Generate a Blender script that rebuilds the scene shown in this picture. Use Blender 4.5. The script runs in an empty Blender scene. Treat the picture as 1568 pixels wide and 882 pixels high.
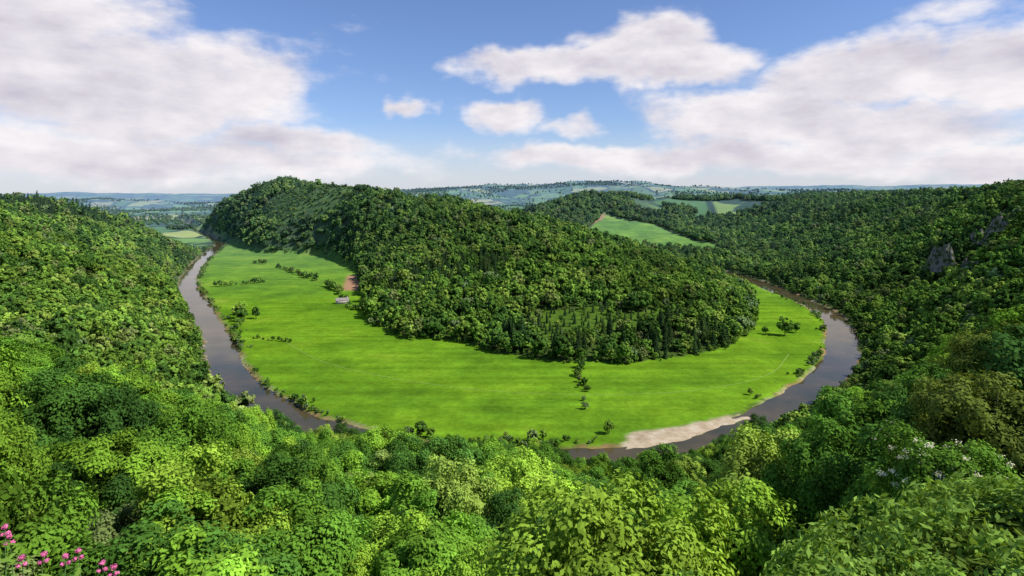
import bpy, math, numpy as np, time
from mathutils import Vector
T0=time.time()
scene=bpy.context.scene
scene.view_settings.view_transform='Standard'
scene.view_settings.look='None'
scene.view_settings.exposure=0
A=np.array
# ------------------------------------------------------------------ layout (metres, X east, Y north)
RIVER=A([(-1900,3300),(-1500,2700),(-1150,2200),(-960,1900),(-840,1700),(-795,1575),(-671,1260),(-575,1050),(-500,900),(-423,787),(-334,646),(-271,548),
(-237,485),(-202,434),(-160,390),(-125,358),(-68,329),(-37,320),(-1,313),(34,315),(70,322),(101,332),(142,358),(185,400),(225,434),(268,485),
(311,548),(351,630),(380,700),(392,778),(394,840),(397,900),(402,1000),(385,1150),(270,1350),(120,1550),(-10,1800),(-170,2100),(-350,2500),(-500,3300)],float)
def chaikin(p,n=2):
    for _ in range(n):
        q=[p[0]]
        for a,b in zip(p[:-1],p[1:]):
            q+= [a*.75+b*.25,a*.25+b*.75]
        q.append(p[-1]); p=A(q)
    return p
RIVS=chaikin(RIVER,2)
HILL=A([(-611,1432),(-452,1400),(-299,1125),(-224,869),(-185,720),(-146,630),(-101,573),(-52,560),(-11,521),(36,492),(94,483),(155,504),(215,560),
(277,646),(325,787),(345,870),(352,1000),(325,1150),(205,1350),(55,1550),(-85,1800),(-250,2100),(-500,2500),(-900,2750),(-1250,2700),(-1300,2450),(-1000,2000),(-761,1640)],float)
RIDGE=A([(-1230,2450,50),(-1073,2200,112),(-748,1850,180),(-640,1720,165),(-455,1550,156),(-266,1320,131),(-107,1150,112),(19,1050,94),(96,1000,73),(145,960,57),(221,920,36),(289,880,20),(335,860,4)],float)
SAND=A([(56,323),(68,342),(86,352),(112,360),(150,379),(153,373),(134,361),(113,346),(80,330)],float)
FIELD=A([(232,1780),(318,2030),(450,1870),(530,1480),(470,1385),(320,1470)],float)
SOIL1=A([(-290,1040),(-262,1040),(-212,869),(-252,869)],float)
SOIL2=A([(230,1850),(300,2030),(322,2020),(250,1850)],float)
CTRL=A([
(0,0,138.3),(0,5,130),(0,10,122),(0,20,110),(0,40,92),(0,75,71),(0,108,60),(0,150,45),(0,200,28),(0,250,11),(0,290,3),
(-2.5,3.2,137.3),(-10,0,136),(-15,10,122),(-20,20,110),(-40,40,95),(-60,80,82),(-100,130,76),(-200,230,58),(-300,400,40),(-400,500,52),(-450,600,60),
(-550,800,50),(-600,1000,27),(-650,1150,12),(-697,800,116),(-600,650,106),(-800,900,122),(-727,1000,102),(-759,1150,76),(-765,1250,40),(-713,1320,6),
(-900,1400,10),(-900,1250,45),(-400,300,72),(-300,150,92),(-200,50,112),(-500,0,130),(-200,-200,132),(0,-10,139),(0,-200,142),(200,-200,145),
(-100,200,43),(-100,280,13),(-120,320,3.5),(-170,340,6),(70,200,31),(70,120,60),(130,200,46),(100,285,5),(130,310,6),(200,300,30),(200,365,2),(260,300,44),(300,400,20),(240,400,5),
(400,500,50),(370,560,8),(450,700,8),(513,750,20),(517,650,50),(435,500,70),(523,600,110),(637,800,112),(729,1000,106),(684,1000,72),
(834,1400,100),(725,1400,44),(878,1900,108),(706,2300,120),(430,2250,136),(247,2150,122),(169,2000,72),(442,1260,4),(448,980,5),(570,1100,8),
(242,1800,38),(324,2000,66),(444,1850,49),(511,1480,13),(460,1400,4),(327,1500,8),(632,1800,24),(702,2000,55),
(7,9,132.0),(4,9,131.4),(3,6,133.2),(6,6.5,133.4),(12,15,128.5),(20,20,126),(40,20,130),(10,0,138.5),(35,60,97),(60,60,108),(25,35,111),(15,40,99),(87,100,96),(140,180,72),(200,230,72),(330,350,66),
(200,0,138),(500,100,135),(800,400,132),(1000,800,130),(1200,1500,126),(2000,2000,126),(1500,2500,124),(900,2900,122),(300,2800,90),(0,2350,50),(-300,2900,30),
(-1500,2500,14),(-1300,1900,12),(-1600,1800,18),(-1050,1550,8),(-1400,1300,45),(-1000,600,130),(-1300,900,110),(-2500,2500,20),(-2500,500,100),(-1000,-500,130),(1500,-500,140)],float)
def tps_fit(C):
    P=C[:,:2]/1000.; n=len(P)
    r=np.linalg.norm(P[:,None]-P[None],axis=2)
    K=np.where(r>0,r*r*np.log(r+1e-12),0)+np.eye(n)*1e-6
    Q=np.c_[np.ones(n),P]
    M=np.zeros((n+3,n+3)); M[:n,:n]=K; M[:n,n:]=Q; M[n:,:n]=Q.T
    return np.linalg.solve(M,np.r_[C[:,2],0,0,0])
TW=tps_fit(CTRL)
def tps(x,y):
    P=CTRL[:,:2]/1000.; X=x/1000.;Y=y/1000.
    z=TW[-3]+TW[-2]*X+TW[-1]*Y
    for i in range(len(P)):
        r2=(X-P[i,0])**2+(Y-P[i,1])**2+1e-14
        z=z+TW[i]*0.5*r2*np.log(r2)
    return z
def polydist(x,y,poly,closed):
    d=np.full(x.shape,1e18); n=len(poly)
    for i in range(n if closed else n-1):
        a=poly[i];b=poly[(i+1)%n]; v=b-a; L=v@v
        t=np.clip(((x-a[0])*v[0]+(y-a[1])*v[1])/L,0,1)
        d=np.minimum(d,(x-a[0]-t*v[0])**2+(y-a[1]-t*v[1])**2)
    return np.sqrt(d)
def inpoly(x,y,poly):
    c=np.zeros(x.shape,bool); n=len(poly)
    for i in range(n):
        a=poly[i];b=poly[(i+1)%n]
        if a[1]==b[1]: continue
        k=((a[1]>y)!=(b[1]>y))&(x<(b[0]-a[0])*(y-a[1])/(b[1]-a[1])+a[0])
        c^=k
    return c
def sdist(x,y,poly):
    d=polydist(x,y,poly,True); return np.where(inpoly(x,y,poly),d,-d)
def sm(a,b,x):
    t=np.clip((x-a)/(b-a),0,1); return t*t*(3-2*t)
def vn(x,y,s=0):
    xi=np.floor(x);yi=np.floor(y);fx=x-xi;fy=y-yi
    fx=fx*fx*(3-2*fx);fy=fy*fy*(3-2*fy)
    def h(a,b):
        v=np.sin(a*127.1+b*311.7+s*74.7)*43758.5453
        return v-np.floor(v)
    return (h(xi,yi)*(1-fx)+h(xi+1,yi)*fx)*(1-fy)+(h(xi,yi+1)*(1-fx)+h(xi+1,yi+1)*fx)*fy
def fbm(x,y,s=0,o=4):
    z=0;a=.5;t=0
    for i in range(o):
        z=z+a*vn(x*2**i+17*i,y*2**i-9*i,s+i);t+=a;a*=.5
    return z/t
def hillh(x,y):
    sd=sdist(x,y,HILL)+(fbm(x/38,y/38,71)-.5)*24
    de=np.maximum(sd,0)
    dr=np.full(x.shape,1e9); wn=0;wd=0
    for a,b in zip(RIDGE[:-1],RIDGE[1:]):
        v=(b-a)[:2];L=v@v
        t=np.clip(((x-a[0])*v[0]+(y-a[1])*v[1])/L,0,1)
        d=np.hypot(x-a[0]-t*v[0],y-a[1]-t*v[1]); dr=np.minimum(dr,d)
        w=1/(d+8)**4; wn=wn+w*(a[2]+t*(b[2]-a[2])); wd=wd+w
    hr=wn/wd; t=de/(de+dr+1e-6)
    z=hr*np.sin(t*math.pi/2)**.95
    z=z+sm(0,150,de)*((fbm(x/150,y/150,3)-.5)*36+(fbm(x/50,y/50,4)-.5)*12)*np.clip(hr/100,0.2,1)
    return np.maximum(z,0)*(sd>0),sd
def ell(x,y,cx,cy,rx,ry): return ((x-cx)/rx)**2+((y-cy)/ry)**2
def openland(x,y,hs):
    return ((fbm(x/75,y/75,15)>.60)|(ell(x,y,-480,1540,260,170)<1)&(fbm(x/40,y/40,18)>.40)|(ell(x,y,0,690,70,40)<1)&(fbm(x/18,y/18,19)>.5))&(hs>45)
def farh(x,y):
    r=x/np.maximum(y,500)
    z=22+ (fbm(x/1500,y/1500,11)-.35)*90*sm(-.9,.1,r)+(fbm(x/700,y/700,21)-.5)*48
    z=z+245*np.exp(-((y-6200)/1500)**2)*sm(-2500,-300,x)*(1-sm(900,3000,x))*(.75+.5*fbm(x/900,y/900,31))
    R=sm(.12,.34,r)
    z=z+R*np.maximum(0,120-z)*(.95+.16*fbm(x/700,y/700,41))
    z=z+R*60*np.exp(-((y-5000)/900)**2)*(.6+.8*fbm(x/800,y/800,43))
    z=z+90*np.exp(-((y-5200)/700)**2)*(1-sm(-3400,-1500,x))*fbm(x/700,y/700,44)*1.5
    z=z+sm(6500,9500,np.hypot(x,y))*(60+140*fbm(x/1400,y/1400,51))
    return z
def height(x,y,full=False):
    inner=inpoly(x,y,RIVS); rd=polydist(x,y,RIVS,False)
    hh,hs=hillh(x,y)
    zo=tps(x,y)
    dist=np.hypot(x,y)
    wf=sm(2250,3100,dist)
    zo=zo*(1-wf)+farh(x,y)*wf
    zo=zo+((fbm(x/90,y/90,5)-.5)*18+(fbm(x/260,y/260,6)-.5)*16)*sm(200,420,dist)
    zo=np.maximum(zo,0.3)*sm(13,45,rd)
    zm=.35*fbm(x/60,y/60,9)
    wf2=sm(2500,3100,dist)
    zi=np.where(hs>0,hh,zm); zi=zi*(1-wf2)+farh(x,y)*wf2
    z=np.where(inner,zi,zo)
    ero=(fbm(x/30,y/30,61)-.5)*11+.6
    carve=-3.6+sm(8.5+ero,15+ero,rd)*3.6
    z=np.where(rd<27,np.minimum(z,carve+np.where(rd>13,z,0)*sm(13,24,rd)),z)
    sd=sdist(x,y,SAND)+(fbm(x/9,y/9,63)-.5)*9
    z=np.where((sd>-3)&(rd<60),np.maximum(z,-3.6+sm(-3,3,sd)*2.7+.25*fbm(x/6,y/6,2)),z)
    if full: return z,inner,rd,hs,sd
    return z
# ------------------------------------------------------------------ node helpers
def newmat(n):
    m=bpy.data.materials.new(n); m.use_nodes=True; m.node_tree.nodes.clear(); return m,m.node_tree
def nd(nt,t,ins=None,**kw):
    n=nt.nodes.new(t)
    for k,v in kw.items(): setattr(n,k,v)
    for k,v in (ins or {}).items():
        s=n.inputs[k]
        if isinstance(v,bpy.types.NodeSocket): nt.links.new(v,s)
        else: s.default_value=v
    return n
def mth(nt,op,a,b=None,c=None,clamp=False):
    i={0:a}
    if b is not None:i[1]=b
    if c is not None:i[2]=c
    n=nd(nt,'ShaderNodeMath',i,operation=op); n.use_clamp=clamp; return n.outputs[0]
def mixc(nt,f,a,b,mode='MIX'):
    n=nt.nodes.new('ShaderNodeMix'); n.data_type='RGBA'; n.blend_type=mode
    for s,v in ((n.inputs[0],f),(n.inputs[6],a),(n.inputs[7],b)):
        if isinstance(v,bpy.types.NodeSocket): nt.links.new(v,s)
        else: s.default_value=v if not isinstance(v,tuple) else (*v,1)
    return n.outputs[2]
def grey(nt,f): return nd(nt,'ShaderNodeCombineColor',{0:f,1:f,2:f}).outputs[0]
def mr(nt,v,a,b,c=0.,d=1.,smooth=False):
    n=nd(nt,'ShaderNodeMapRange',{0:v,1:a,2:b,3:c,4:d})
    if smooth:n.interpolation_type='SMOOTHSTEP'
    return n.outputs[0]
def noise(nt,vec,scale,detail=4,rough=.55):
    return nd(nt,'ShaderNodeTexNoise',{'Vector':vec,'Scale':scale,'Detail':detail,'Roughness':rough})
def ramp(nt,f,cols):
    n=nd(nt,'ShaderNodeValToRGB',{0:f}); e=n.color_ramp.elements
    while len(e)<len(cols): e.new(.5)
    for i,(p,c) in enumerate(cols): e[i].position=p; e[i].color=(*c,1)
    return n.outputs[0]
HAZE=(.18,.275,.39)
def haze(nt,col):  # aerial haze painted into the surface colour by distance from the origin
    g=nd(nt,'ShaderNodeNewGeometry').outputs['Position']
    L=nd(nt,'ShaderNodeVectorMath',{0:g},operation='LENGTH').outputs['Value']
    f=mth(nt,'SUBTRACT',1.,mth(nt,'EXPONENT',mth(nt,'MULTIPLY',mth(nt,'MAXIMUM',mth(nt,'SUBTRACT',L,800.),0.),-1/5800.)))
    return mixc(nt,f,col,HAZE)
def foliage(name,cols,trans=.3,dark=1.):
    m,nt=newmat(name)
    oi=nd(nt,'ShaderNodeObjectInfo').outputs['Random']
    c=ramp(nt,oi,cols)
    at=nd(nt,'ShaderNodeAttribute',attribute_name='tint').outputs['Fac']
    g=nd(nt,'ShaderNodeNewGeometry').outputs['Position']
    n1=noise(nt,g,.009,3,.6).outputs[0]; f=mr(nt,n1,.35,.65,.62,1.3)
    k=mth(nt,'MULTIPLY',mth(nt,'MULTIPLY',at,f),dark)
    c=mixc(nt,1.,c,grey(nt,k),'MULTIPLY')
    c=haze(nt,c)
    d=nd(nt,'ShaderNodeBsdfDiffuse',{'Color':c}).outputs[0]
    o=nd(nt,'ShaderNodeOutputMaterial')
    if trans>0:
        t=nd(nt,'ShaderNodeBsdfTranslucent',{'Color':mixc(nt,1.,c,(1.25,1.1,.5),'MULTIPLY')}).outputs[0]
        s=nd(nt,'ShaderNodeMixShader',{0:trans,1:d,2:t}).outputs[0]
    else: s=d
    nt.links.new(s,o.inputs[0]); return m
LC=[(0,(.042,.10,.022)),(.25,(.08,.185,.026)),(.5,(.135,.285,.030)),(.72,(.22,.40,.036)),(.88,(.31,.46,.05)),(1,(.17,.23,.075))]
LCM=[(0,(.05,.11,.022)),(.25,(.085,.18,.028)),(.5,(.13,.245,.034)),(.75,(.185,.315,.04)),(.9,(.25,.36,.055)),(1,(.17,.21,.07))]
M_LEAF=foliage('broad_leaf',LC,.18,1.12)
M_LEAFM=foliage('broad_leaf_distant',LCM,0,1.12)
M_CON=foliage('conifer_needle',[(0,(.03,.065,.022)),(.6,(.045,.09,.026)),(1,(.07,.125,.03))],0)
M_CORE=foliage('crown_light_blocker',[(0,(.016,.04,.007)),(1,(.025,.055,.009))],0)  # dark solid core added inside crowns to block light between the leaves
M_SHRUB=foliage('shrub_leaf',[(0,(.24,.42,.06)),(1,(.30,.48,.08))],.3)
M_WILLOW=foliage('pale_leaf',[(0,(.16,.25,.09)),(1,(.22,.31,.11))],0)
M_WARM=foliage('olive_leaf',[(0,(.17,.23,.04)),(1,(.21,.27,.045))],.2)
M_ASH=foliage('ash_leaf',[(0,(.14,.29,.034)),(1,(.14,.29,.034))],.2)
def simple(name,col,rough=.8,ns=None,amt=.3):
    m,nt=newmat(name); c=col
    g=nd(nt,'ShaderNodeTexCoord').outputs['Object']
    if ns:
        n=noise(nt,g,ns,5).outputs[0]; f=mr(nt,n,.3,.7,1-amt,1+amt)
        c=mixc(nt,1.,col,grey(nt,f),'MULTIPLY')
    b=nd(nt,'ShaderNodeBsdfPrincipled',{'Roughness':rough})
    if ns: nt.links.new(c,b.inputs['Base Color'])
    else: b.inputs['Base Color'].default_value=(*col,1)
    nt.links.new(b.outputs[0],nd(nt,'ShaderNodeOutputMaterial').inputs[0]); return m
M_BARK=simple('bark',(.09,.07,.05),.9,3,.4)
M_WHITE=simple('white_blossom',(.74,.72,.44),.7)
M_PINK=simple('pink_blossom',(.78,.18,.38),.6)
M_STEM=simple('green_stem',(.10,.2,.05),.7)
# ------------------------------------------------------------------ mesh helpers
def mkmesh(name,V,Q=None,Tt=None,mq=None,mt=None,attrs=None,mats=()):
    me=bpy.data.meshes.new(name)
    Q=np.zeros((0,4),int) if Q is None else Q; Tt=np.zeros((0,3),int) if Tt is None else Tt
    nq,n3=len(Q),len(Tt)
    me.vertices.add(len(V)); me.vertices.foreach_set('co',np.asarray(V,np.float32).ravel())
    me.loops.add(nq*4+n3*3); me.loops.foreach_set('vertex_index',np.r_[Q.ravel(),Tt.ravel()].astype(np.int32))
    me.polygons.add(nq+n3)
    ls=np.r_[np.arange(nq)*4,nq*4+np.arange(n3)*3].astype(np.int32); me.polygons.foreach_set('loop_start',ls)
    for m in mats: me.materials.append(m)
    mi=np.r_[np.zeros(nq) if mq is None else mq,np.zeros(n3) if mt is None else mt].astype(np.int32)
    me.polygons.foreach_set('material_index',mi)
    me.update(calc_edges=True)
    for k,v in (attrs or {}).items():
        v=np.asarray(v,np.float32)
        if v.ndim==1: a=me.attributes.new(k,'FLOAT','POINT'); a.data.foreach_set('value',v)
        elif v.shape[1]==3: a=me.attributes.new(k,'FLOAT_VECTOR','POINT'); a.data.foreach_set('vector',v.ravel())
        else: a=me.attributes.new(k,'FLOAT_COLOR','POINT'); a.data.foreach_set('color',v.ravel())
    return me
def link(name,me,loc=(0,0,0),rot=0,scl=1,parent=None):
    o=bpy.data.objects.new(name,me); o.location=loc; o.rotation_euler=(0,0,rot)
    o.scale=(scl,)*3 if np.isscalar(scl) else scl
    scene.collection.objects.link(o)
    if parent: o.parent=parent
    return o
class MB:
    def __init__(s): s.V=[];s.Q=[];s.m=[];s.t=[];s.n=0
    def add(s,V,Q,mat,tint=1.):
        V=np.asarray(V,float);Q=np.asarray(Q,int)
        s.V.append(V);s.Q.append(Q+s.n);s.m.append(np.full(len(Q),mat));s.t.append(np.broadcast_to(tint,(len(V),)).astype(float));s.n+=len(V)
    def mesh(s,name,mats):
        return mkmesh(name,np.concatenate(s.V),np.concatenate(s.Q),mq=np.concatenate(s.m),attrs={'tint':np.concatenate(s.t)},mats=mats)
def nrmz(v): return v/(np.linalg.norm(v,axis=-1,keepdims=True)+1e-9)
def tube(mb,pts,rad,sides=6,mat=0,tint=1.):
    pts=A(pts,float);n=len(pts);V=[]
    for i in range(n):
        d=nrmz(pts[min(i+1,n-1)]-pts[max(i-1,0)])
        u=nrmz(np.cross(d,[.31,.95,.05]));w=np.cross(d,u)
        for k in range(sides):
            a=2*math.pi*k/sides; V.append(pts[i]+rad[i]*(u*math.cos(a)+w*math.sin(a)))
    Q=[[i*sides+k,i*sides+(k+1)%sides,(i+1)*sides+(k+1)%sides,(i+1)*sides+k] for i in range(n-1) for k in range(sides)]
    mb.add(V,Q,mat,tint)
def leaves(mb,pos,nrm,ln,wd,mat,tint,r):
    n=len(pos); a=nrmz(np.cross(nrm,r.normal(size=(n,3))));b=np.cross(nrm,a)
    ln=np.broadcast_to(ln,(n,))[:,None]; wd=np.broadcast_to(wd,(n,))[:,None]
    V=np.stack([pos+a*ln,pos+b*wd,pos-a*ln,pos-b*wd],1).reshape(-1,3)
    mb.add(V,np.arange(4*n).reshape(n,4),mat,np.repeat(tint,4))
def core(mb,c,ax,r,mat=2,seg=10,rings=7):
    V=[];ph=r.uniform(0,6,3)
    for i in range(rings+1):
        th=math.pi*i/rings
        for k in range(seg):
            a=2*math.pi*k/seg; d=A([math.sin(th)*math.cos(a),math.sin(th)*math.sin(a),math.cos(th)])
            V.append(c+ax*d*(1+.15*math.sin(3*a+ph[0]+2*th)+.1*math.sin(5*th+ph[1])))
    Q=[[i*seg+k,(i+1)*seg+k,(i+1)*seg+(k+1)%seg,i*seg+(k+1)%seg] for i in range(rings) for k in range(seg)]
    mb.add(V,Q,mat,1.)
def tree_mesh(name,seed,H,R,nl,ns,nleaf,ls,base=.15,cor=.55,mats=None,asp=.55,trunk=True,spread=(.45,.82),lr=(.26,.44),flowers=0,fs=.05,jit=1.,deep=.38,fill=0):
    r=np.random.default_rng(seed); mb=MB()
    c=A([0,0,H*(1+base)/2]); ax=A([R,R,H*(1-base)/2])
    i=np.arange(nl)+.5; z=1-1.75*i/nl; ph=i*2.399963+r.uniform(0,6)
    d=np.c_[np.sqrt(np.maximum(0,1-z*z))*np.cos(ph),np.sqrt(np.maximum(0,1-z*z))*np.sin(ph),z]
    d=nrmz(d+r.normal(size=(nl,3))*.22)
    am=1+.16*np.sin(2*ph+r.uniform(0,6))+r.uniform(-.12,.16,nl)
    lc=c+ax*d*(r.uniform(*spread,nl)*am)[:,None]
    lrad=R*r.uniform(*lr,nl)*(1-.2*np.abs(z))
    ltint=r.uniform(.8,1.2,nl)
    li=np.repeat(np.arange(nl),ns); m=len(li)
    od=nrmz((lc-c)/ax)
    sd=nrmz(nrmz(r.normal(size=(m,3)))+.55*od[li]+A([0,0,.15]))
    sc=lc[li]+sd*lrad[li][:,None]*.72; sr=lrad[li]*r.uniform(.28,.55,m)
    st=ltint[li]*r.uniform(.88,1.12,m)
    p=sr**2/np.sum(sr**2); k=r.choice(m,nleaf,p=p)
    so=nrmz(sc-c)
    ld=nrmz(nrmz(r.normal(size=(nleaf,3)))+.55*so[k]+A([0,0,.2]))
    pos=sc[k]+ld*(sr[k]*r.uniform(.6,1.14,nleaf))[:,None]
    nr=nrmz(ld*1.+so[k]*.4+A([0,0,.25])+r.normal(size=(nleaf,3))*.33*jit)
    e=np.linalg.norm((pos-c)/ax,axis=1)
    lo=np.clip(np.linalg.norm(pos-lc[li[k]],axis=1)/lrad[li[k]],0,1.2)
    tint=st[k]*r.uniform(.8,1.22,nleaf)*np.clip(deep+(1.02-deep)*e,deep,1.12)*(.62+.38*lo)  # random leaf tone, plus shade of crown gaps painted darker towards the inside
    s=ls*r.uniform(.6,1.3,nleaf)
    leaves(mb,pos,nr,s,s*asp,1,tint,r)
    if fill:
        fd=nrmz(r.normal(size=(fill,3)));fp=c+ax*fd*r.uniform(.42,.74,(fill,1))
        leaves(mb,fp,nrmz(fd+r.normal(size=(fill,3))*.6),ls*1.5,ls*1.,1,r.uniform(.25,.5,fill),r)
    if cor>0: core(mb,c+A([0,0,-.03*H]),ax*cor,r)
    if trunk:
        top=c+A([r.uniform(-.5,.5),r.uniform(-.5,.5),H*.2]); t0=H*.022+.05
        mid=A([r.uniform(-.3,.3),r.uniform(-.3,.3),H*.3])
        tube(mb,[(0,0,-H*.12),(0,0,H*.05),mid,top],[t0*1.4,t0,t0*.7,t0*.25],7)
        for j in r.choice(nl,min(nl,9),replace=False):
            s0=mid*(.6+.5*r.random()); e0=lc[j]; mm=(s0+e0)/2+A([0,0,-.06*H])
            tube(mb,[s0,mm,e0],[t0*.4,t0*.25,t0*.08],5)
    if flowers:
        kk=r.choice(m,flowers); fd=nrmz(so[kk]+A([0,-.3,.6])+r.normal(size=(flowers,3))*.5)
        fc=sc[kk]+fd*sr[kk][:,None]*1.12
        q=np.repeat(np.arange(flowers),24)
        fp=fc[q]+r.normal(size=(len(q),3))*fs*1.2*A([1,1,.5])
        leaves(mb,fp,nrmz(fd[q]+A([0,0,.6])+r.normal(size=(len(q),3))*.4),fs*.5,fs*.4,3,np.ones(len(q)),r)
    return mb.mesh(name,mats or [M_BARK,M_LEAF,M_CORE,M_WHITE])
def conifer_mesh(name,seed,H,R,nleaf,ls):
    r=np.random.default_rng(seed); mb=MB()
    t=.08+.92*(1-np.sqrt(r.random(nleaf))); nlay=13
    fr=(t*nlay)%1; a=r.uniform(0,2*math.pi,nleaf)
    lay=np.floor(t*nlay); lob=.8+.2*np.cos(a*7+lay*2.1)
    rr=R*(1.04-t)**.6*(1-.42*fr)*lob*r.uniform(.6,1.05,nleaf)
    pos=np.c_[rr*np.cos(a),rr*np.sin(a),t*H-.04*H*(rr/R)]
    nr=nrmz(np.c_[np.cos(a),np.sin(a),np.full(nleaf,.75)]+r.normal(size=(nleaf,3))*.35)
    s=ls*r.uniform(.6,1.3,nleaf)*(1.15-.6*t)
    tint=r.uniform(.7,1.25,nleaf)*(.7+.5*(1-fr))
    leaves(mb,pos,nr,s,s*.5,1,tint,r)
    tube(mb,[(0,0,-H*.1),(0,0,H*.5),(0,0,H)],[.3,.2,.03],6)
    V=[(0,0,H*.93)]+[(R*.55*math.cos(k),R*.55*math.sin(k),H*.1) for k in np.arange(8)*math.pi/4]
    mb.add(V,[[0,1,2,3],[0,3,4,5],[0,5,6,7],[0,7,8,1]],2)
    return mb.mesh(name,[M_BARK,M_CON,M_CORE])
def proto(collname,meshes):
    c=bpy.data.collections.new(collname)
    for i,m in enumerate(meshes): c.objects.link(bpy.data.objects.new(m.name,m))
    return c
MM=[M_BARK,M_LEAFM,M_CORE,M_WHITE]
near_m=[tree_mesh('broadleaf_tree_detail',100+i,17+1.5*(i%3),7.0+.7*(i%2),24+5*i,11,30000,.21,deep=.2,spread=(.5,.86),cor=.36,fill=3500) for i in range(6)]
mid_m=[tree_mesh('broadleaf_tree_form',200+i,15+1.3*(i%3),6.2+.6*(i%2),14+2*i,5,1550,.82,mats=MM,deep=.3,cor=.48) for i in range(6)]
con_m=[conifer_mesh('conifer_tree_form',300+i,15+1.8*i,3.7+.25*i,1100,.75) for i in range(3)]
pale_m=[tree_mesh('willow_tree_form',400+i,12,5.6,18,6,1700,.7,mats=[M_BARK,M_WILLOW,M_CORE,M_WHITE],cor=.45) for i in range(2)]
C_NEAR=proto('near_tree_kinds',near_m);C_MID=proto('mid_tree_kinds',mid_m);C_CON=proto('conifer_kinds',con_m);C_PALE=proto('pale_tree_kinds',pale_m)
def instancer(name,x,y,z,scale,coll,seed=0):
    r=np.random.default_rng(seed);n=len(x)
    sc=np.c_[scale*r.uniform(.85,1.18,n),scale*r.uniform(.85,1.18,n),scale*r.uniform(.82,1.15,n)]
    rot=np.c_[r.normal(0,.05,n),r.normal(0,.05,n),r.uniform(0,6.283,n)]
    me=mkmesh(name,np.c_[x,y,z],attrs={'rot':rot,'scl':sc})
    o=link(name,me)
    ng=bpy.data.node_groups.new(name+'_scatter','GeometryNodeTree')
    ng.interface.new_socket('Geometry',in_out='INPUT',socket_type='NodeSocketGeometry')
    ng.interface.new_socket('Geometry',in_out='OUTPUT',socket_type='NodeSocketGeometry')
    gi=ng.nodes.new('NodeGroupInput');go=ng.nodes.new('NodeGroupOutput')
    ip=ng.nodes.new('GeometryNodeInstanceOnPoints');ci=ng.nodes.new('GeometryNodeCollectionInfo')
    ci.inputs['Collection'].default_value=coll;ci.inputs['Separate Children'].default_value=True;ci.inputs['Reset Children'].default_value=True
    ip.inputs['Pick Instance'].default_value=True
    L=ng.links.new
    L(gi.outputs[0],ip.inputs['Points']);L(ci.outputs[0],ip.inputs['Instance'])
    for nm,so in (('rot','Rotation'),('scl','Scale')):
        a=ng.nodes.new('GeometryNodeInputNamedAttribute');a.data_type='FLOAT_VECTOR';a.inputs['Name'].default_value=nm
        L(a.outputs[0],ip.inputs[so])
    L(ip.outputs[0],go.inputs[0])
    md=o.modifiers.new('scatter','NODES');md.node_group=ng
    return o
# ------------------------------------------------------------------ terrain
NX,NY=680,720
ux=np.linspace(-1,1,NX);bx=math.asinh(12000/300);gx=300*np.sinh(ux*bx)
uy=np.linspace(-math.asinh(1150/300),math.asinh(13650/300),NY);gy=350+300*np.sinh(uy)
X,Y=np.meshgrid(gx,gy);x=X.ravel();y=Y.ravel()
z,inner,rd,hs,sd=height(x,y,True)
dist=np.hypot(x,y)
valley=sm(-720,-860,x)*sm(1300,1420,y)
fieldw=np.maximum(sm(2350,2700,dist),valley)
fieldw=np.maximum(fieldw,sm(2080,2200,dist)*sm(450,600,x))
fs=sdist(x,y,FIELD)
meadow=np.where(inner&(hs<4)&(dist<2600),1.,0.); meadow=np.maximum(meadow,sm(-3,3,fs)*1.)
meadow=np.maximum(meadow,.28*(inner&openland(x,y,hs)))
wet=sm(20,13,rd)*(z<-.25)*sm(.46,.62,fbm(x/30,y/30,77)); sand=np.maximum(wet*.7,sm(-2.5,0,sd)*(rd<60)*(z>-2))
soil=np.maximum(sm(-3,3,sdist(x,y,SOIL1)),sm(-5,5,sdist(x,y,SOIL2)))
bank=sm(21,15,rd)*(z<-.08)*(1-sand)
soil=np.maximum(soil,bank*.75*sm(.35,.55,fbm(x/24,y/24,79)))
msk=np.c_[meadow*(1-bank*.8),np.clip(sand,0,1),np.clip(soil,0,1),np.ones(len(x))]
ii=np.arange(NX*NY).reshape(NY,NX)
Q=np.stack([ii[:-1,:-1],ii[:-1,1:],ii[1:,1:],ii[1:,:-1]],-1).reshape(-1,4)
mt,nt=newmat('terrain_ground')
geo=nd(nt,'ShaderNodeNewGeometry').outputs['Position']
ma=nd(nt,'ShaderNodeAttribute',attribute_name='masks').outputs['Color']
sp=nd(nt,'ShaderNodeSeparateColor',{0:ma})
fw=nd(nt,'ShaderNodeAttribute',attribute_name='farfield').outputs['Fac']
fl=noise(nt,geo,.15,5).outputs[0]
floor_=ramp(nt,fl,[(.3,(.03,.055,.012)),(.7,(.08,.13,.025))])
n1=noise(nt,geo,.011,6,.62).outputs[0];n2=noise(nt,geo,.25,4,.7).outputs[0]
n3=noise(nt,nd(nt,'ShaderNodeMapping',{0:geo,2:(0,0,.12),3:(.004,.10,.03)}).outputs[0],1.,3).outputs[0]
n4=noise(nt,geo,.05,5,.65).outputs[0]
mc=ramp(nt,n1,[(.3,(.08,.175,.013)),(.45,(.122,.255,.014)),(.58,(.165,.315,.016)),(.72,(.25,.36,.034))])
for nn_s,lo,hi in ((n2,.78,1.18),(n3,.78,1.16),(n4,.74,1.20)):
    mc=mixc(nt,1.,mc,grey(nt,mr(nt,nn_s,.3,.7,lo,hi)),'MULTIPLY')
fm=nd(nt,'ShaderNodeMapping',{0:geo,2:(0,0,.4),3:(1/230,1/330,0)}).outputs[0]
vo=nd(nt,'ShaderNodeTexVoronoi',{'Vector':fm,'Scale':1.})
vr=nd(nt,'ShaderNodeSeparateColor',{0:vo.outputs['Color']}).outputs[0]
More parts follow.
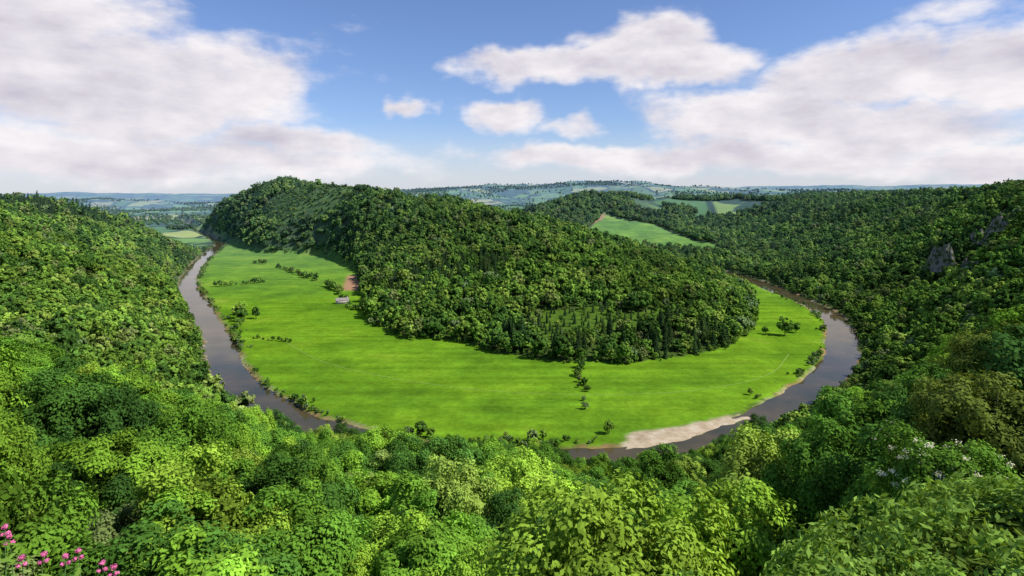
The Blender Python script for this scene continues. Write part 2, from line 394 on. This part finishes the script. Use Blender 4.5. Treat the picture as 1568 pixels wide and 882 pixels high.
fc=ramp(nt,vr,[(0,(.04,.10,.02)),(.2,(.10,.22,.03)),(.45,(.18,.34,.04)),(.65,(.15,.26,.05)),(.8,(.33,.42,.07)),(1,(.44,.38,.18))])
ve=nd(nt,'ShaderNodeTexVoronoi',{'Vector':fm,'Scale':1.},feature='DISTANCE_TO_EDGE').outputs['Distance']
fc=mixc(nt,mr(nt,ve,.025,.06),(.02,.05,.012),fc)
wdm=noise(nt,geo,.0023,5,.6).outputs[0]
fc=mixc(nt,mr(nt,wdm,.54,.565),fc,(.03,.065,.018))
c=mixc(nt,fw,floor_,fc);c=mixc(nt,sp.outputs[0],c,mc)
sc_=ramp(nt,noise(nt,geo,.14,5,.6).outputs[0],[(.3,(.32,.24,.15)),(.5,(.45,.36,.24)),(.68,(.56,.48,.35))])
c=mixc(nt,sp.outputs[1],c,sc_)
c=mixc(nt,sp.outputs[2],c,mixc(nt,n2,(.34,.18,.09),(.44,.26,.14)))
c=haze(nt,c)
bp=nd(nt,'ShaderNodeBump',{'Strength':.35,'Distance':.6,'Height':n2}).outputs[0]
b=nd(nt,'ShaderNodeBsdfDiffuse',{'Color':c,'Normal':bp})
nt.links.new(b.outputs[0],nd(nt,'ShaderNodeOutputMaterial').inputs[0])
link('terrain',mkmesh('terrain',np.c_[x,y,z],Q,attrs={'masks':msk,'farfield':fieldw},mats=[mt]))
# river
mw,nt=newmat('river_water')
g=nd(nt,'ShaderNodeNewGeometry').outputs['Position']
nn=noise(nt,g,.9,4,.6).outputs[0]; big=noise(nt,g,.03,3).outputs[0]
bp=nd(nt,'ShaderNodeBump',{'Strength':.06,'Distance':.2,'Height':nn}).outputs[0]
c=mixc(nt,mr(nt,big,.35,.65),(.105,.078,.036),(.052,.050,.024))
b=nd(nt,'ShaderNodeBsdfPrincipled',{'Base Color':c,'Roughness':mr(nt,big,.4,.6,.02,.07),'IOR':1.33,'Specular IOR Level':.25,'Specular Tint':(.90,.83,.66,1),'Normal':bp})
nt.links.new(b.outputs[0],nd(nt,'ShaderNodeOutputMaterial').inputs[0])
d=np.gradient(RIVS,axis=0);d=nrmz(d);nn_=np.c_[-d[:,1],d[:,0]]
L_=np.c_[RIVS+nn_*22,np.full(len(RIVS),-1.35)];R_=np.c_[RIVS-nn_*22,np.full(len(RIVS),-1.35)]
V=np.concatenate([L_,R_]);n=len(RIVS);k=np.arange(n-1)
link('river',mkmesh('river',V,np.c_[k,k+1,k+1+n,k+n],mats=[mw]))
# ------------------------------------------------------------------ woodland scatter
def grid(sp,x0,x1,y0,y1,seed):
    r=np.random.default_rng(seed)
    a,b=np.meshgrid(np.arange(x0,x1,sp),np.arange(y0,y1,sp)); a=a+(np.arange(a.shape[0])%2)[:,None]*sp/2
    a=a.ravel()+r.uniform(-.4,.4,a.size)*sp; b=b.ravel()+r.uniform(-.4,.4,b.size)*sp
    k=np.abs(a)<1.0*b+170
    return a[k],b[k]
CL=[(535,735),(592,742),(470,600),(572,690)]
def wood(x,y):
    z,inner,rd,hs,sd=height(x,y,True)
    w=np.where(inner,hs>3,(rd>17)&(z>-.3))
    w&=sdist(x,y,FIELD)<-4
    w&=sdist(x,y,SAND)<-7
    v=sm(-720,-860,x)*sm(1300,1420,y)
    w&=~((v>.5)&(~inner)&(fbm(x/160,y/160,88)<.70))
    w&=~((np.hypot(x,y)>2150)&(x>450)&(fbm(x/200,y/120,89)<.50))
    for cx,cy in CL: w&=ell(x,y,cx-12,cy-13,15,12)>1
    return w,z,hs,inner,rd
r=np.random.default_rng(5)
sets={'n':[], 'm':[], 'c':[], 'p':[]}
# fall of the canopy from the viewpoint ridge to the river, by bearing (x/y)
CU=[-1.0,-.87,-.6,-.515,-.46,-.38,-.327,-.28,-.22,-.15,-.09,-.05,0,.06,.1,.2,.3,.38,.47,.55,.65,.87,1.]
CS=[.10,.14,.29,.318,.336,.378,.385,.372,.368,.385,.415,.395,.385,.41,.438,.438,.42,.392,.345,.30,.235,.15,.12]
def place(xx,yy,lo,hi,s0):
    D=np.hypot(xx,yy);k=(D>lo)&(D<=hi);xx=xx[k];yy=yy[k]
    w,zz,hs,inn,rd=wood(xx,yy);xx=xx[w];yy=yy[w];zz=zz[w];hs=hs[w];inn=inn[w];rd=rd[w];n=len(xx)
    D=np.hypot(xx,yy)
    s=r.uniform(.58,1.25,n)*s0
    s*=.82+.4*fbm(xx/60,yy/60,8)
    s*=np.where((~inn)&(rd<32)&((D>330)|(xx>60)),.65,1)
    s*=np.where((~inn)&(rd<50)&(D<360)&(xx>45)&(xx<170),.6,1)
    op=inn&openland(xx,yy,hs)
    s=np.where(op,s*.5,s)
    u=xx/np.maximum(yy,5)
    cap=(140-np.interp(u,CU,CS)*yy-zz)/23.
    s=np.where((~inn)&(D<400)&(yy<430),np.minimum(s,np.maximum(cap,.15)*r.uniform(.9,1.06,n)),s)
    nz=(fbm(xx/70,yy/70,25)-.5)*2.2
    con=(ell(xx,yy,100,560,95,58)+nz<1)|(ell(xx,yy,-84,790,95,75)+nz<1)|(ell(xx,yy,-740,960,60,130)+nz<1)
    con&=(r.random(n)<.72)&(D>320)
    con|=(D>320)&(r.random(n)<.012)
    pale=(~con)&(D>280)&(((r.random(n)<.06))|(inn&(hs<14)&(xx>100)&(r.random(n)<.4)))
    nr=(D<310)&~con
    for key,mk in (('n',nr&~pale),('c',con),('p',pale),('m',~nr&~con&~pale)):
        sets[key].append(np.c_[xx[mk],yy[mk],zz[mk]-.3,s[mk]])
place(*grid(11.0,-300,300,-20,300,1),42,190,1.22)
place(*grid(9.6,-330,330,0,340,11),190,310,1.02)
place(*grid(9.4,-1100,1100,150,1300,2),310,1250,1.)
place(*grid(12,-1500,1500,700,2700,3),1250,2650,1.15)
xx,yy=grid(30,-7000,7000,2300,7600,4);D=np.hypot(xx,yy)
k=(D>2600)&(D<7800)&((fbm(xx/420,yy/420,97)>.585)|(np.abs(fbm(xx/260,yy/420,99)-.5)<.010)|(np.abs(fbm(xx/420,yy/200,92)-.5)<.010));xx=xx[k];yy=yy[k]
zz=height(xx,yy);sets['m'].append(np.c_[xx,yy,zz-3,r.uniform(.7,1.2,len(xx))])
for key,nm,cl in (('n','woodland',C_NEAR),('m','woodland',C_MID),('c','conifer_plantation',C_CON),('p','willow_woodland',C_PALE)):
    a=np.concatenate(sets[key]);instancer(nm,a[:,0],a[:,1],a[:,2],a[:,3],cl,3)
P=[];
seg=np.linalg.norm(np.diff(RIVS,axis=0),axis=1);cum=np.r_[0,np.cumsum(seg)]
tt=np.arange(900,cum[-1]-900,2.3)
px=np.interp(tt,cum,RIVS[:,0]);py=np.interp(tt,cum,RIVS[:,1]);nx=np.interp(tt,cum,nn_[:,0]);ny=np.interp(tt,cum,nn_[:,1])
for side in (1,-1):
    off=side*(14+r.gamma(1.5,2.0,len(tt)));a=px+nx*off;b=py+ny*off
    f=fbm(a/28,b/28,side+50,3)
    k=(r.random(len(a))<np.clip((f-.40)*5,.04,.95))&(sdist(a,b,SAND)<-4)&(b<2300)
    P.append(np.c_[a[k],b[k],height(a[k],b[k])-.2,(.07+.6*np.clip(f[k]-.4,0,.4)+.18*r.random(k.sum())**3)])
P=np.concatenate(P);h_=r.random(len(P))<.6
for q,cl in ((P[h_],C_MID),(P[~h_],C_PALE)): instancer('riverside_scrub',q[:,0],q[:,1],q[:,2],q[:,3],cl,8)
hp=HILL[:16];seg=np.linalg.norm(np.diff(hp,axis=0),axis=1);cum=np.r_[0,np.cumsum(seg)];tt=np.arange(0,cum[-1],2.2)
a=np.interp(tt,cum,hp[:,0])+r.normal(0,8,len(tt));b=np.interp(tt,cum,hp[:,1])+r.normal(0,8,len(tt))
_,hs_=hillh(a,b);k=(hs_>-2)&(hs_<9);a=a[k];b=b[k]
instancer('woodland_edge_scrub',a,b,height(a,b)-.2,r.uniform(.12,.45,len(a)),C_MID,9)
def hedge(p,sc=(.18,.36),step=2.6,name='hedgerow'):
    p=A(p,float);s=np.r_[0,np.cumsum(np.linalg.norm(np.diff(p,axis=0),axis=1))];t=np.arange(0,s[-1],step)
    t=t[r.random(len(t))<.8]
    a=np.interp(t,s,p[:,0])+r.normal(0,1.6,len(t));b=np.interp(t,s,p[:,1])+r.normal(0,1.6,len(t))
    instancer(name,a,b,height(a,b)-.3,sc[0]+(sc[1]-sc[0])*r.random(len(t))**1.7,C_MID,int(p[0,0])&255)
hedge([(-455,905),(-430,925),(-398,950)],(.3,.75),4);hedge([(-460,1150),(-400,1070),(-350,1000),(-318,965)],(.25,.85),4.5)
hedge([(-254,578),(-228,566),(-208,562)],(.15,.32))
hedge([(-235,800),(-222,785)],(.3,.65),3);hedge([(-208,745),(-190,718)],(.25,.6),3)
hedge([(-285,905),(-268,880),(-250,850),(-243,830)],(.5,.9),4)
hedge([(-530,1210),(-505,1205)],(.5,.8),5)
hedge([(53,462),(51,436),(50,418)],(.2,.48),2.6)
hedge([(-305,660),(-290,625),(-278,590),(-262,560)],(.15,.5),5)
def stand(name,me,x,y,s,rz=0):
    link(name,me,(x,y,float(height(A([x]),A([y]))[0])-.3),rz,s)
for i,(a,b,s) in enumerate([(-312,668,1.2),(-302,655,1.05),(-291,668,.85),(-318,690,1.0),(-300,640,.5)]): stand('oak_tree',mid_m[i%6],a,b,s,i)
for i,(a,b,s) in enumerate([(-292,612,.42),(-283,600,.36)]): stand('hawthorn_tree',(pale_m+mid_m)[(i+1)%8],a,b,s,i)
for i,(a,b,s) in enumerate([(273,588,1.2),(290,600,.7),(256,594,.5)]): stand('oak_tree',mid_m[(i+3)%6],a,b,s,i*2)
for i,(a,b,s) in enumerate([(48,385,.45),(49,401,.3),(56,478,.62),(55,468,.5)]): stand('hawthorn_tree',(pale_m+mid_m)[i%4],a,b,s,i)
for i,(a,b,s) in enumerate([(-60,343,.5),(-53,341,.65),(-47,340,.4),(12,334,.6),(18,336,.4),(57,345,.5)]): stand('alder_tree',(pale_m+mid_m)[(i*3)%8],a,b,s,i)
def strip(name,p,w,zz,mat):
    p=chaikin(A(p,float),3);d=nrmz(np.gradient(p,axis=0));q=np.c_[-d[:,1],d[:,0]];n=len(p);k=np.arange(n-1)
    l=p+q*w/2;rr=p-q*w/2
    V=np.r_[np.c_[l,height(l[:,0],l[:,1])+zz],np.c_[rr,height(rr[:,0],rr[:,1])+zz]]
    link(name,mkmesh(name,V,np.c_[k,k+1,k+1+n,k+n],mats=[mat]))
mp=simple('worn_grass',(.22,.34,.045),.9,.05,.2)
strip('footpath',[(-215,560),(-150,480),(-40,425),(40,412),(120,416),(200,452),(245,520)],.7,.1,mp)
# ------------------------------------------------------------------ stone cottage
def box(mb,x0,x1,y0,y1,z0,z1,mat=0):
    V=[(x0,y0,z0),(x1,y0,z0),(x1,y1,z0),(x0,y1,z0),(x0,y0,z1),(x1,y0,z1),(x1,y1,z1),(x0,y1,z1)]
    mb.add(V,[[0,3,2,1],[4,5,6,7],[0,1,5,4],[1,2,6,5],[2,3,7,6],[3,0,4,7]],mat)
ms=simple('stone_wall',(.46,.41,.34),.9,1.5,.3);mrf=simple('slate_roof',(.29,.24,.22),.9,2,.25);mg=simple('window_glass',(.03,.035,.04),.15);mwd=simple('door_wood',(.12,.07,.04),.7)
hx,hy=-221,765
e=bpy.data.objects.new('stone_cottage',None);scene.collection.objects.link(e);e.location=(hx,hy,float(height(A([hx]),A([hy]))[0]));e.rotation_euler=(0,0,.35)
mb=MB();box(mb,-8,8,-3.2,3.2,-.5,4.6)
mb.add([(-8,-3.2,4.6),(-8,3.2,4.6),(-8,0,7.3),(-8,0,7.31)],[[0,2,3,1]],0);mb.add([(8,-3.2,4.6),(8,3.2,4.6),(8,0,7.3),(8,0,7.31)],[[0,1,3,2]],0)
link('walls',mb.mesh('walls',[ms]),parent=e)
mb=MB();mb.add([(-8.4,-3.6,4.35),(8.4,-3.6,4.35),(8.4,0,7.5),(-8.4,0,7.5),(-8.4,3.6,4.35),(8.4,3.6,4.35)],[[0,1,2,3],[3,2,5,4]],0);link('roof',mb.mesh('roof',[mrf]),parent=e)
mb=MB();box(mb,5.8,6.8,-.5,.5,6.1,8.8);link('chimney',mb.mesh('chimney',[ms]),parent=e)
mb=MB()
for wx in (-5,-2,3,5.5): box(mb,wx-.5,wx+.5,-3.26,-3.18,1.,2.2)
link('windows',mb.mesh('windows',[mg]),parent=e)
mb=MB();box(mb,0,1,-3.27,-3.17,0,2.1);link('door',mb.mesh('door',[mwd]),parent=e)
# ------------------------------------------------------------------ limestone cliffs
mc_,nt=newmat('limestone')
g=nd(nt,'ShaderNodeTexCoord').outputs['Object']
a1=noise(nt,nd(nt,'ShaderNodeMapping',{0:g,3:(.5,.5,.06)}).outputs[0],1.,6,.7).outputs[0]
c=ramp(nt,a1,[(.3,(.06,.055,.045)),(.48,(.23,.21,.18)),(.7,(.42,.38,.33))])
gr=noise(nt,g,.16,5,.7).outputs[0];c=mixc(nt,mr(nt,gr,.48,.55),c,(.05,.10,.02))
nt.links.new(nd(nt,'ShaderNodeBsdfDiffuse',{'Color':c}).outputs[0],nd(nt,'ShaderNodeOutputMaterial').inputs[0])
def cliff(cx,cy,w,h,zb,ang,seed):
    nu,nv=70,40;u,v=np.meshgrid(np.linspace(-.5,.5,nu),np.linspace(0,1,nv));u=u.ravel();v=v.ravel()
    dep=fbm(u*w/6,v*h/26,seed)*11+fbm(u*w/2,v*h/5,seed+3)*4-v*5
    top=h*(.5+.7*fbm(u*w/9,u*0,seed+7))*np.clip(1.5-3*np.abs(u),0.15,1)
    P_=np.c_[u*w,-dep+8,v*top]
    ii=np.arange(nu*nv).reshape(nv,nu);Q_=np.stack([ii[:-1,:-1],ii[:-1,1:],ii[1:,1:],ii[1:,:-1]],-1).reshape(-1,4)
    link('limestone_cliff',mkmesh('limestone_cliff',P_,Q_,mats=[mc_]),(cx,cy,zb),ang)
cliff(535,735,46,36,44,-.9,4);cliff(592,742,48,38,66,-.8,9);cliff(470,600,30,26,54,-.7,12);cliff(572,690,44,36,82,-.9,15)
# ------------------------------------------------------------------ foreground planting
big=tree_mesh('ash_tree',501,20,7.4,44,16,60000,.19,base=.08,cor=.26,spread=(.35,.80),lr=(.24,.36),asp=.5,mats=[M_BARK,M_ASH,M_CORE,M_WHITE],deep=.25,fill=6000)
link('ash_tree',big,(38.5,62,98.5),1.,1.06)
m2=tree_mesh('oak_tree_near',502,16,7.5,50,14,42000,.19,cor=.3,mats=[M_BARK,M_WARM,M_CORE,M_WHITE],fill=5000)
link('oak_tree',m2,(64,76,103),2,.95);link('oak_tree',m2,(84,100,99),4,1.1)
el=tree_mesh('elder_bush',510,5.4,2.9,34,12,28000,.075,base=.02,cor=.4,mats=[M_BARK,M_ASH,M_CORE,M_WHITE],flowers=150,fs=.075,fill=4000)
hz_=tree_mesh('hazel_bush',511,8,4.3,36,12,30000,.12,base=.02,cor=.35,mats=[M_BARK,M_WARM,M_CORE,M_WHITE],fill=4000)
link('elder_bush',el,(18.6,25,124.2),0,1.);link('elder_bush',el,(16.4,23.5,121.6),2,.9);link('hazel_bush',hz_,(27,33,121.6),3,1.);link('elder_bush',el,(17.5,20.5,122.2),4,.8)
sh=tree_mesh('dogwood_shrub',520,2.2,1.5,40,14,17000,.058,base=.0,cor=.4,mats=[M_BARK,M_SHRUB,M_CORE,M_WHITE],asp=.42,jit=2.2,fill=2500)
for i,(a,b,c_,s) in enumerate([(2.6,7.0,133.4,.8),(4.0,6.8,133.6,.9),(5.4,6.9,133.5,1.1),(6.8,7.6,133.6,1.1),(4.7,5.9,134.05,.8),(8.4,9.8,132.2,1.25),(5.6,9.4,131.9,1.0),(10,12.5,129.9,1.3),(7.6,12,129.6,1.2),(3.6,9.5,131.0,.8)]): link('dogwood_shrub',sh,(a,b,c_),i*1.3,s)
def valerian(x,y,z,seed,hd=.021):
    r=np.random.default_rng(seed);mb=MB();b=A([r.uniform(-.06,.06),r.uniform(-.05,.05),-.75])
    tube(mb,[b,b*.5+A([.01,0,0]),(0,0,0)],[.004,.0035,.002],5,0)
    for q,(ox,oz,sc) in enumerate([(0,0,1),(.018,-.035,.7),(-.02,-.045,.65)]):
        n=90;dd=nrmz(r.normal(size=(n,3)));p=dd*A([hd,hd,hd*.9])*sc*r.uniform(.4,1,(n,1))+A([ox,0,oz])
        leaves(mb,p,nrmz(dd+r.normal(size=(n,3))*.4),.0055,.004,1,np.ones(n),r)
    t=r.uniform(.12,.85,18);a=r.uniform(0,6.28,18)
    lp=b[None]*t[:,None]+np.c_[np.cos(a),np.sin(a),a*0]*.035
    leaves(mb,lp,nrmz(np.c_[np.cos(a)*.4,np.sin(a)*.4,np.ones(18)]),.045,.013,2,np.ones(18),r)
    link('red_valerian',mb.mesh('red_valerian',[M_STEM,M_PINK,M_SHRUB]),(x,y,z))
for i,(a,b,c_) in enumerate([(-2.36,3.2,138.07),(-2.43,3.2,138.04),(-2.55,3.2,138.05),(-2.17,3.2,137.98),(-2.67,3.2,138.03),(-2.76,3.2,138.2),(-2.78,3.25,138.12),(-2.30,3.3,137.94),(-2.6,3.1,137.98)]): valerian(a,b,c_,i+1,.018)
# ------------------------------------------------------------------ camera, sun, sky
cam=bpy.data.cameras.new('camera');co=bpy.data.objects.new('camera',cam);scene.collection.objects.link(co)
co.location=(0,0,140);co.rotation_euler=(math.radians(90),0,0);cam.lens=36*900/1568;cam.sensor_width=36;cam.shift_y=-141/1568
cam.clip_start=.1;cam.clip_end=40000;scene.camera=co
EL,AZ=48,108
sun=bpy.data.lights.new('sun','SUN');sun.energy=5.;sun.angle=math.radians(.5);sun.color=(1,.955,.88)
so=bpy.data.objects.new('sun',sun);scene.collection.objects.link(so)
sv=Vector((math.cos(math.radians(EL))*math.sin(math.radians(AZ)),math.cos(math.radians(EL))*math.cos(math.radians(AZ)),math.sin(math.radians(EL))))
so.rotation_euler=sv.to_track_quat('Z','Y').to_euler()
w=bpy.data.worlds.new('World');scene.world=w;w.use_nodes=True;nt=w.node_tree;nt.nodes.clear()
sky=nd(nt,'ShaderNodeTexSky',sky_type='NISHITA');sky.sun_disc=False;sky.sun_elevation=math.radians(EL);sky.sun_rotation=math.radians(AZ);sky.air_density=1.;sky.dust_density=.4;sky.ozone_density=2.
g=nd(nt,'ShaderNodeTexCoord').outputs['Generated'];s=nd(nt,'ShaderNodeSeparateXYZ',{0:g})
az=mth(nt,'ARCTAN2',s.outputs[0],s.outputs[1])
hl=mth(nt,'SQRT',mth(nt,'ADD',mth(nt,'MULTIPLY',s.outputs[0],s.outputs[0]),mth(nt,'MULTIPLY',s.outputs[1],s.outputs[1])))
el_=mth(nt,'DIVIDE',s.outputs[2],mth(nt,'MAXIMUM',hl,.001))
p0=nd(nt,'ShaderNodeCombineXYZ',{0:az,1:el_,2:0.}).outputs[0]
BL=[(-.66,.16,.34,.10,1),(-.74,.26,.25,.09,1),(-.57,.06,.44,.045,.9),(-.35,.088,.2,.03,.8),(-.42,.185,.13,.07,.75),
(.0,.215,.12,.036,.95),(.10,.222,.17,.04,1),(.22,.252,.14,.05,1),(.28,.215,.15,.045,1),(-.02,.14,.09,.032,.95),(-.159,.142,.04,.016,.7),(.1,.125,.08,.02,.6),
(.12,.070,.22,.028,.85),(.40,.125,.2,.06,1),(.54,.18,.2,.05,1),(.70,.17,.15,.06,1),(.56,.10,.22,.05,.9),(.33,.060,.32,.034,.9),(.72,.05,.22,.033,.85),(.68,.25,.12,.03,.45),
(1.9,.3,.7,.14,.9),(-2.0,.3,.6,.12,.9)]
wv=noise(nt,p0,5.,4,.62).outputs['Color']
wv=nd(nt,'ShaderNodeVectorMath',{0:nd(nt,'ShaderNodeVectorMath',{0:wv,1:(.5,.5,.5)},operation='SUBTRACT').outputs[0],1:(.24,.11,0)},operation='MULTIPLY').outputs[0]
q=nd(nt,'ShaderNodeVectorMath',{0:p0,1:wv},operation='ADD').outputs[0]
acc=None
for (ca,ct,ra,rt,wt) in BL:
    a=nd(nt,'ShaderNodeVectorMath',{0:q,1:(1/ra,1/rt,0),2:(-ca/ra,-ct/rt,0)},operation='MULTIPLY_ADD').outputs[0]
    l=nd(nt,'ShaderNodeVectorMath',{0:a},operation='LENGTH').outputs['Value']
    m=mr(nt,l,1.45,.1,0.,wt,True)
    acc=m if acc is None else mth(nt,'MAXIMUM',acc,m)
st=nd(nt,'ShaderNodeVectorMath',{0:p0,1:(1,2.2,1)},operation='MULTIPLY').outputs[0]
st2=nd(nt,'ShaderNodeVectorMath',{0:st,1:(.018,.07,0)},operation='ADD').outputs[0]
na=noise(nt,st,6.,9,.60).outputs[0];nb=noise(nt,st2,6.,4,.55).outputs[0]
d0=mth(nt,'MULTIPLY_ADD',mth(nt,'SUBTRACT',na,.5),1.5,acc)
alpha=mr(nt,d0,.13,.70,0.,.98,True)
lit=mth(nt,'ADD',mth(nt,'MULTIPLY',mth(nt,'SUBTRACT',na,nb),2.0),mr(nt,acc,.3,1.,.9,.46),clamp=True)
cc=mixc(nt,lit,(5.8,5.45,6.4),(9.5,9.1,9.3))
hz=mr(nt,el_,.0,.13,.70,0.,True)
skc=mixc(nt,1.,sky.outputs[0],(1.02,1.12,1.44),'MULTIPLY')
skc=mixc(nt,hz,skc,(6.9,7.1,8.0))
fin=mixc(nt,alpha,skc,cc)
bg=nd(nt,'ShaderNodeBackground',{'Color':fin,'Strength':.1})
nt.links.new(bg.outputs[0],nd(nt,'ShaderNodeOutputWorld').inputs[0])
print('done',time.time()-T0)
